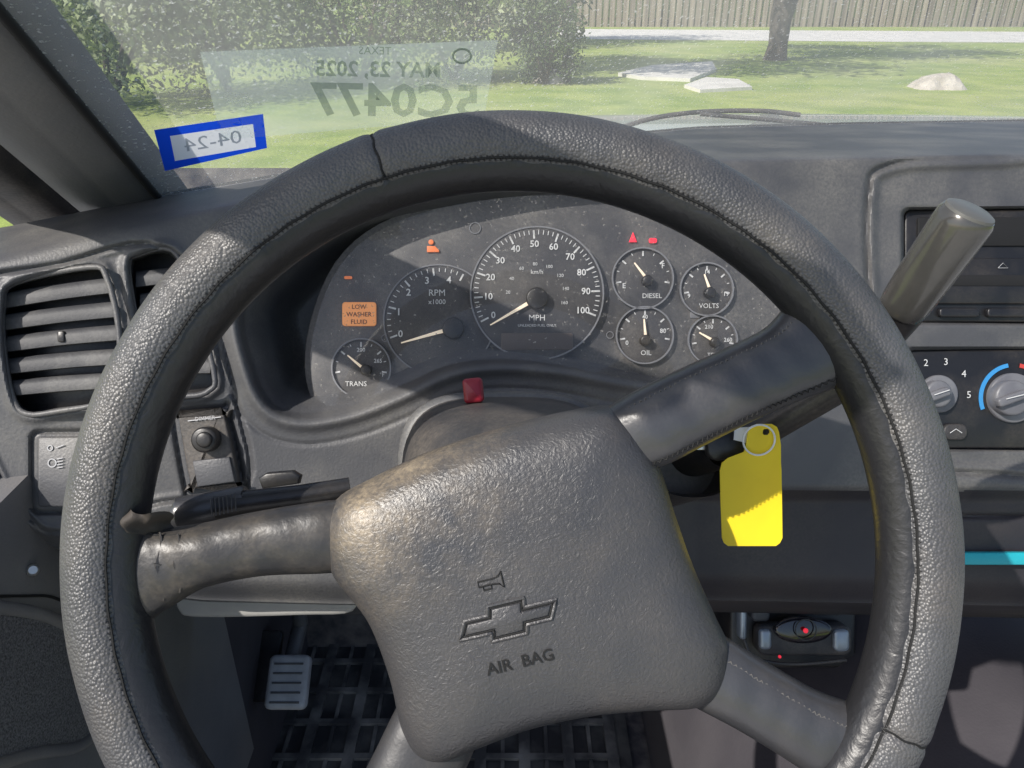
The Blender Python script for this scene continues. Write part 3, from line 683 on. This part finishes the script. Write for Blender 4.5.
# ------------------------------------------------------------ door
def DP(px,py,o=0):
    Dd=(.36+o)*F/(512-px); return P(px,py,Dd)
dn=thing('door_panel','grey plastic door panel with a round cornered speaker at the lower left','door',(-.38,.5,.6))
mk('panel',join(box((-.385,.15,1.02),(.05,1.15,.62))),'door',dn,smooth=False)
spk=cr([(-70,606),(0,608),(50,618),(78,640),(96,690),(99,722),(80,745),(40,752),(-60,760)],5)
mk('speaker_rim',tube([DP(x,y,-.002) for x,y in spk],.005,8,True),'door',dn)
mk('speaker_grille',([DP(x,y,-.003) for x,y in inset(spk,2)],[tuple(range(len(spk)))]),'grille',dn,smooth=False)
mk('screw',join(tube([DP(33,570,.0),DP(33,570,-.004),DP(33,570,-.005)],[.0045,.0045,.003],16)),'steel',dn)
mk('panel_seam',tube([DP(x,y,-.0005) for x,y in cr([(-40,598),(20,596),(60,600),(100,636),(114,700),(120,760)],6,False)],.0012,6),'seam',dn)
# ------------------------------------------------------------ cab floor etc
o=mk('floor',grid(lambda u,v:Vector((-.6+1.9*u,-.6+2.0*v,.55)),4,4),'floor'); o['kind']='structure'
o=mk('firewall',grid(lambda u,v:Vector((-.6+1.9*u,1.05+.20*v,.55+.85*v)),4,4),'floor'); o['kind']='structure'
o=mk('kick_panel',join(box((-.42,.93,.95),(.08,.45,.8))),'hump',None,False); o['kind']='structure'
o=mk('transmission_hump',grid(lambda u,v:Vector((.22+.75*u,-.4+1.55*v,.56+.30*math.sin(min(1,u*1.0)*math.pi)**.6+.10*v*math.sin(u*math.pi))),24,12),'hump'); o['kind']='structure'
mt=thing('floor_mat','black ribbed rubber floor mat in the driver footwell','floor mat',(-.1,.8,.555))
mk('base',box((-.12,.82,.558),(.62,.62,.012)),'mat',mt,False)
rb=[]
for i in range(9): rb.append(box((-.40+.07*i,.82,.5665),(.018,.58,.007)))
for i in range(8): rb.append(box((-.365+.07*i,.82,.5655),(.006,.58,.005)))
for j in range(9): rb.append(box((-.12,.56+.065*j,.5672),(.58,.010,.006)))
mk('ribs',join(*rb),'matrib',mt,False)
bp=thing('brake_pedal','worn grey brake pedal low on the left behind the wheel','pedal',P(278,700,1.15))
e_u=(up*.9+fw*.44)
def BP(x,y,h): return P(278,668,1.12)+rt*((x-278)/F*1.12)+e_u*((668-y)/F*1.12)+(-fw*.9+up*.44)*h
UNIT=.0012
mk('pad',slab(rrect(268,655,309,706,6),.015,4,BP),'pedal',bp)
mk('pad_ribs',join(*[tube([BP(274,664+i*9,.0005),BP(303,664+i*9,.0005)],.0015,6) for i in range(5)]),'trim',bp)
mk('arm',tube([BP(286,665,-.02),BP(288,620,-.04),P(292,560,1.08),P(296,480,1.0)],.012,8),'trim',bp)
mk('bracket',slab(rrect(246,628,272,698,5),.01,3,lambda x,y,h:BP(x,y,h-.03)),'black',bp)
UNIT=.0008
gd=thing('phone_dock','black holder with a silver grey device and small red lights above the cab floor','device',P(795,660,.98))
def gb(x0,y0,x1,y1,D0,th,m,name,r=6,par=gd): return mk(name,slab(rrect(x0,y0,x1,y1,r),th,3,VP(D0)),m,par)
gb(730,592,856,668,1.0,.08,'black','tray',10)
gb(740,597,747,640,.985,.03,'silver','side_bracket',3)
gb(752,600,770,622,.985,.02,'trim','side_clip',5)
gb(778,597,800,614,.99,.02,'trim','rear_clip',5)
gb(812,598,844,616,.99,.02,'trim','rear_clip',5)
mk('cable',tube(cr([P(744,640,.97),P(752,656,.965),P(770,662,.965),P(800,664,.965),P(846,660,.97)],6,False),.0022,8),'shroud',gd)
gb(758,626,852,656,.975,.02,'shroud','device',8)
gb(834,630,850,652,.970,.01,'silver','side_bracket',5)
gb(760,630,772,650,.970,.01,'silver','side_bracket',4)
mk('screen',slab([(804+29*math.cos(2*math.pi*k/32),631+13*math.sin(2*math.pi*k/32)) for k in range(32)],.008,3,VP(.966)),mat('glossy_black',(.012,.010,.014),.08,coat=.8),gd)
mk('lens_ring',ring(806,630,10,11,VP(.961),.001,24),'black',gd)
mk('red_light',slab(circ(806,631,2.4,16),.002,.5,VP(.960)),'redl',gd)
mk('red_light',slab(circ(780,657,1.5,12),.002,.3,VP(.962)),'redl',gd)
# ------------------------------------------------------------ hood, cowl, wiper shape
hd=thing('truck_hood','pale painted truck hood beyond the foot of the windshield','hood',(.5,1.7,1.3))
def hf(u,v):
    x=-.28+2.0*u; y=1.17+1.15*v; return Vector((x,y+.10*math.sin(u*math.pi)-.0,1.405-.035*v-.05*v**4-.05*max(0,.12-u)/.12))
mk('panel',grid(hf,30,20),'paint',hd)
mk('cowl',grid(lambda u,v:Vector((-.28+2*u,1.10+.10*v+.05*math.sin(u*math.pi),1.40)),20,2),'matte',hd)
wi=thing('wiper_shape','dark wiper shape standing in for a cowl reflection at the foot of the glass','wiper shape',P(720,115,1.15))  # wiper shape put in place of the cowl's grey reflection
pts=cr([P(600,135,1.10),P(650,119,1.12),P(700,112,1.13),P(760,111,1.14),P(800,115,1.14)],6,False)
mk('blade',tube(pts,.0035,8),'shroud',wi); mk('arm',tube([P(700,114,1.11),P(760,119,1.11),P(860,128,1.12)],.003,8),'shroud',wi)
# ------------------------------------------------------------ OUTSIDE
o=mk('ground',grid(lambda u,v:Vector((-300+600*u,-100+700*v,0)),10,10),'grass'); o['kind']='structure'
def strip(c,name,z,m,kind='structure'):
    o=mk(name,([Vector((p[0],p[1],z)) for p in c],[tuple(range(len(c)))]),m,None,False); o['kind']=kind; return o
strip([G(560,29),G(1200,33),G(1300,44),G(900,42),G(560,39)],'path',.006,'path')
strip([(-5,-9),(9,-9),(9,5.2),(-5,5.2)],'bounce_ground',.005,'bounce')  # unseen pale ground added to bounce neutral light into the cab
def blob(c,r,seed,sx=1,sy=1,sz=.6,n=3):
    rnd=random.Random(seed); bm=bmesh.new(); bmesh.ops.create_icosphere(bm,subdivisions=n,radius=1)
    ph_=[rnd.uniform(0,6) for _ in range(6)]
    for v in bm.verts:
        k_=1+.18*math.sin(3*v.co.x+ph_[0])+.15*math.sin(4*v.co.y+ph_[1])+.12*math.sin(5*v.co.z+ph_[2])+rnd.uniform(-.04,.04); v.co*=k_
    g=([Vector((c[0]+v.co.x*r*sx,c[1]+v.co.y*r*sy,c[2]+max(v.co.z,-.3)*r*sz)) for v in bm.verts],[tuple(v.index for v in f.verts) for f in bm.faces]); bm.free(); return g
def flat_stone(pp,th,lab):
    c=[G(x,y) for x,y in pp]; n=len(c)
    V=[p+Vector((0,0,-.02)) for p in c]+[p+Vector((0,0,th)) for p in c]
    o=mk('stone_slab',(V,[tuple(range(n)),tuple(range(n,2*n))]+[(i,(i+1)%n,n+(i+1)%n,n+i) for i in range(n)]),'path',None,False); tag(o,lab,'stone slab')
flat_stone([(618,76),(652,68),(712,64),(716,72),(690,82),(640,80)],.07,'flat angular pale stone slab on the lawn left of the tree')
flat_stone([(684,88),(706,80),(738,82),(752,90),(700,93)],.06,'smaller flat stone slab in front of the angular pale slab')
for (px,py,r_,lab,sx,sz) in ((935,88,.40,'tan boulder on the lawn at right',1,.8),(548,82,.35,'small tan rock beside the round bush',1,.7)):
    o=mk('rock',blob(G(px,py),r_,int(px),sx,1,sz),'rock',None,False); tag(o,lab,'rock')
fy=G(800,27).y
fe=thing('wooden_fence','weathered vertical board fence across the back of the lawn','fence',(20,fy,0))
rnd=random.Random(3); bd=[]
x=-8.0
while x<50:
    w=.27+rnd.uniform(-.03,.02); h=1.95+rnd.uniform(-.06,.06); bd.append(box((x,fy+rnd.uniform(-.03,.03),h/2),(w,.02,h),rnd.uniform(-.06,.06))); x+=.35
mk('boards',join(*bd),'fence',fe,False)
mk('rail',box((21,fy+.07,.4),(58,.05,.09)),'bark',fe,False); mk('rail',box((21,fy+.07,1.6),(58,.05,.09)),'bark',fe,False)
for i in range(0,24): mk('post',box((-8+2.5*i,fy+.16,1.0),(.1,.1,2.0)),'bark',fe,False)
o=mk('hedgerow',grid(lambda u,v:Vector((-8+60*u,fy+1.2+.2*math.sin(40*u),3.4*v)),60,3),'leaf2'); tag(o,'dark green hedge behind the board fence','hedge')
def leaves(c,rad,n,ls,seed,low=-1):
    rnd=np.random.RandomState(seed); cl=rnd.normal(size=(45,3)); cl/=np.linalg.norm(cl,axis=1)[:,None]; cl*=rnd.uniform(.45,1,(45,1))
    V=[];Fc=[]
    ctr=cl[rnd.randint(0,45,n)]+rnd.normal(size=(n,3))*.17
    ctr=np.maximum(ctr,[-9,-9,low])
    pts=ctr*np.array(rad)+np.array(c)
    for p in pts:
        a_=rnd.normal(size=3);a_/=np.linalg.norm(a_);b_=np.cross(a_,rnd.normal(size=3));b_/=np.linalg.norm(b_)+1e-9
        s=ls*rnd.uniform(.6,1.3); i=len(V); V+=[p+a_*s,p+b_*s*.5,p-a_*s,p-b_*s*.5]; Fc.append((i,i+1,i+2,i+3))
    return [tuple(v) for v in V],Fc
def shrub(px,py,w,h,m,lab,n=3500,ls=.05,seed=0,name='shrub'):
    g=G(px,py); t=thing(name,lab,'bush',(g.x,g.y,0))
    mk('foliage',leaves((g.x,g.y,h*.52),(w/2,w/2,h*.5),n,ls,seed,-1.0),m,t,False)
    rr=random.Random(seed)
    mk('stem',join(*[tube([Vector((g.x,g.y,-.05)),Vector((g.x+rr.uniform(-.3,.3)*w,g.y+rr.uniform(-.2,.2)*w,h*.7))],[.05,.015],6) for _ in range(5)]),'bark',t)
shrub(545,84,1.45,1.62,'leaf2','dense round dark bush beside the slim tree trunk',5000,.045,1)
shrub(110,106,3.4,2.6,'leaf1','large grey green bush at the far left of the lawn',7000,.06,2)
shrub(230,92,4.2,3.0,'leaf1','pale grey green bush behind the left end of the paper permit',8000,.06,3)
shrub(360,84,4.6,3.2,'leaf3','broad bush behind the paper permit',8000,.06,4)
shrub(455,80,3.4,2.6,'leaf1','grey green bush left of the round dark bush',6000,.06,5)
for i,(px,py,lab) in enumerate(((60,60,'tall background tree at far left'),(230,55,'tall background tree behind the pale bush'),(400,50,'tall background tree behind the permit'),(520,44,'tall background tree behind the round bush'))):
    g=G(px,py); t=thing('background_tree',lab,'tree',(g.x,g.y,0))
    mk('crown',leaves((g.x,g.y,4.2),(3.4,3,3.8),5000,.14,20+i),'leaf2' if i%2 else 'leaf3',t,False)
    mk('trunk',tube([Vector((g.x,g.y,-.1)),Vector((g.x+.2,g.y,3)),Vector((g.x,g.y,6))],[.3,.22,.08],10),'bark',t)
g=G(775,60); t=thing('lawn_tree','tree with a thick dark trunk standing on the lawn before the fence','tree',(g.x,g.y,0))
mk('trunk',tube([g+Vector(v) for v in ((0,0,-.1),(0,0,.05),(.02,0,.4),(.0,0,1.0),(.10,0,1.8),(.14,0,3.2))],[.36,.31,.25,.28,.34,.24],16),'bark',t)
for i,(dx_,dz) in enumerate(((1.2,5),(-1.3,4.8),(.3,5.6))): mk('limb',tube([g+Vector((.08,0,1.6)),g+Vector((dx_*.4,0,2.9)),g+Vector((dx_,.5,dz))],[.20,.16,.06],10),'bark',t)
mk('crown',leaves((g.x,g.y,5.8),(3.6,3.4,2.4),7000,.12,31),'leaf3',t,False)
for px,py,lab,sd_,rr_ in ((566,82,'slim tree with a straight dark trunk beside the round dark bush',41,3.0),(398,78,'slim tree with a straight dark trunk rising behind the paper permit',42,2.2)):
    g=G(px,py); t=thing('slim_tree',lab,'tree',(g.x,g.y,0))
    mk('trunk',tube([g+Vector((0,0,-.05)),g+Vector((0.03,0,2.6)),g+Vector((0.0,0,6))],[.10,.085,.04],12),'bark',t)
    mk('crown',leaves((g.x,g.y,6.2),(rr_,rr_,1.9),4500,.12,sd_),'leaf3',t,False)
# ------------------------------------------------------------ light
w=bpy.data.worlds.new('World'); scn.world=w; w.use_nodes=True; N=w.node_tree.nodes; L=w.node_tree.links
sky=N.new('ShaderNodeTexSky'); sky.sky_type='NISHITA'; sky.sun_disc=False; sky.dust_density=1.6; sky.air_density=1.0
SE=R(43); az=R(232)
sky.sun_elevation=SE; sky.sun_rotation=az
bg=N['Background']; bg.inputs[1].default_value=.15; L.new(sky.outputs[0],bg.inputs[0])
sl_=bpy.data.lights.new('sun','SUN'); sl_.energy=5; sl_.angle=R(.5); sl_.color=(1,.95,.88)
so=bpy.data.objects.new('sun',sl_); col.objects.link(so)
dirv=Vector((math.sin(az)*math.cos(SE),math.cos(az)*math.cos(SE),math.sin(SE)))
so.rotation_euler=dirv.to_track_quat('Z','Y').to_euler(); so.location=dirv*20
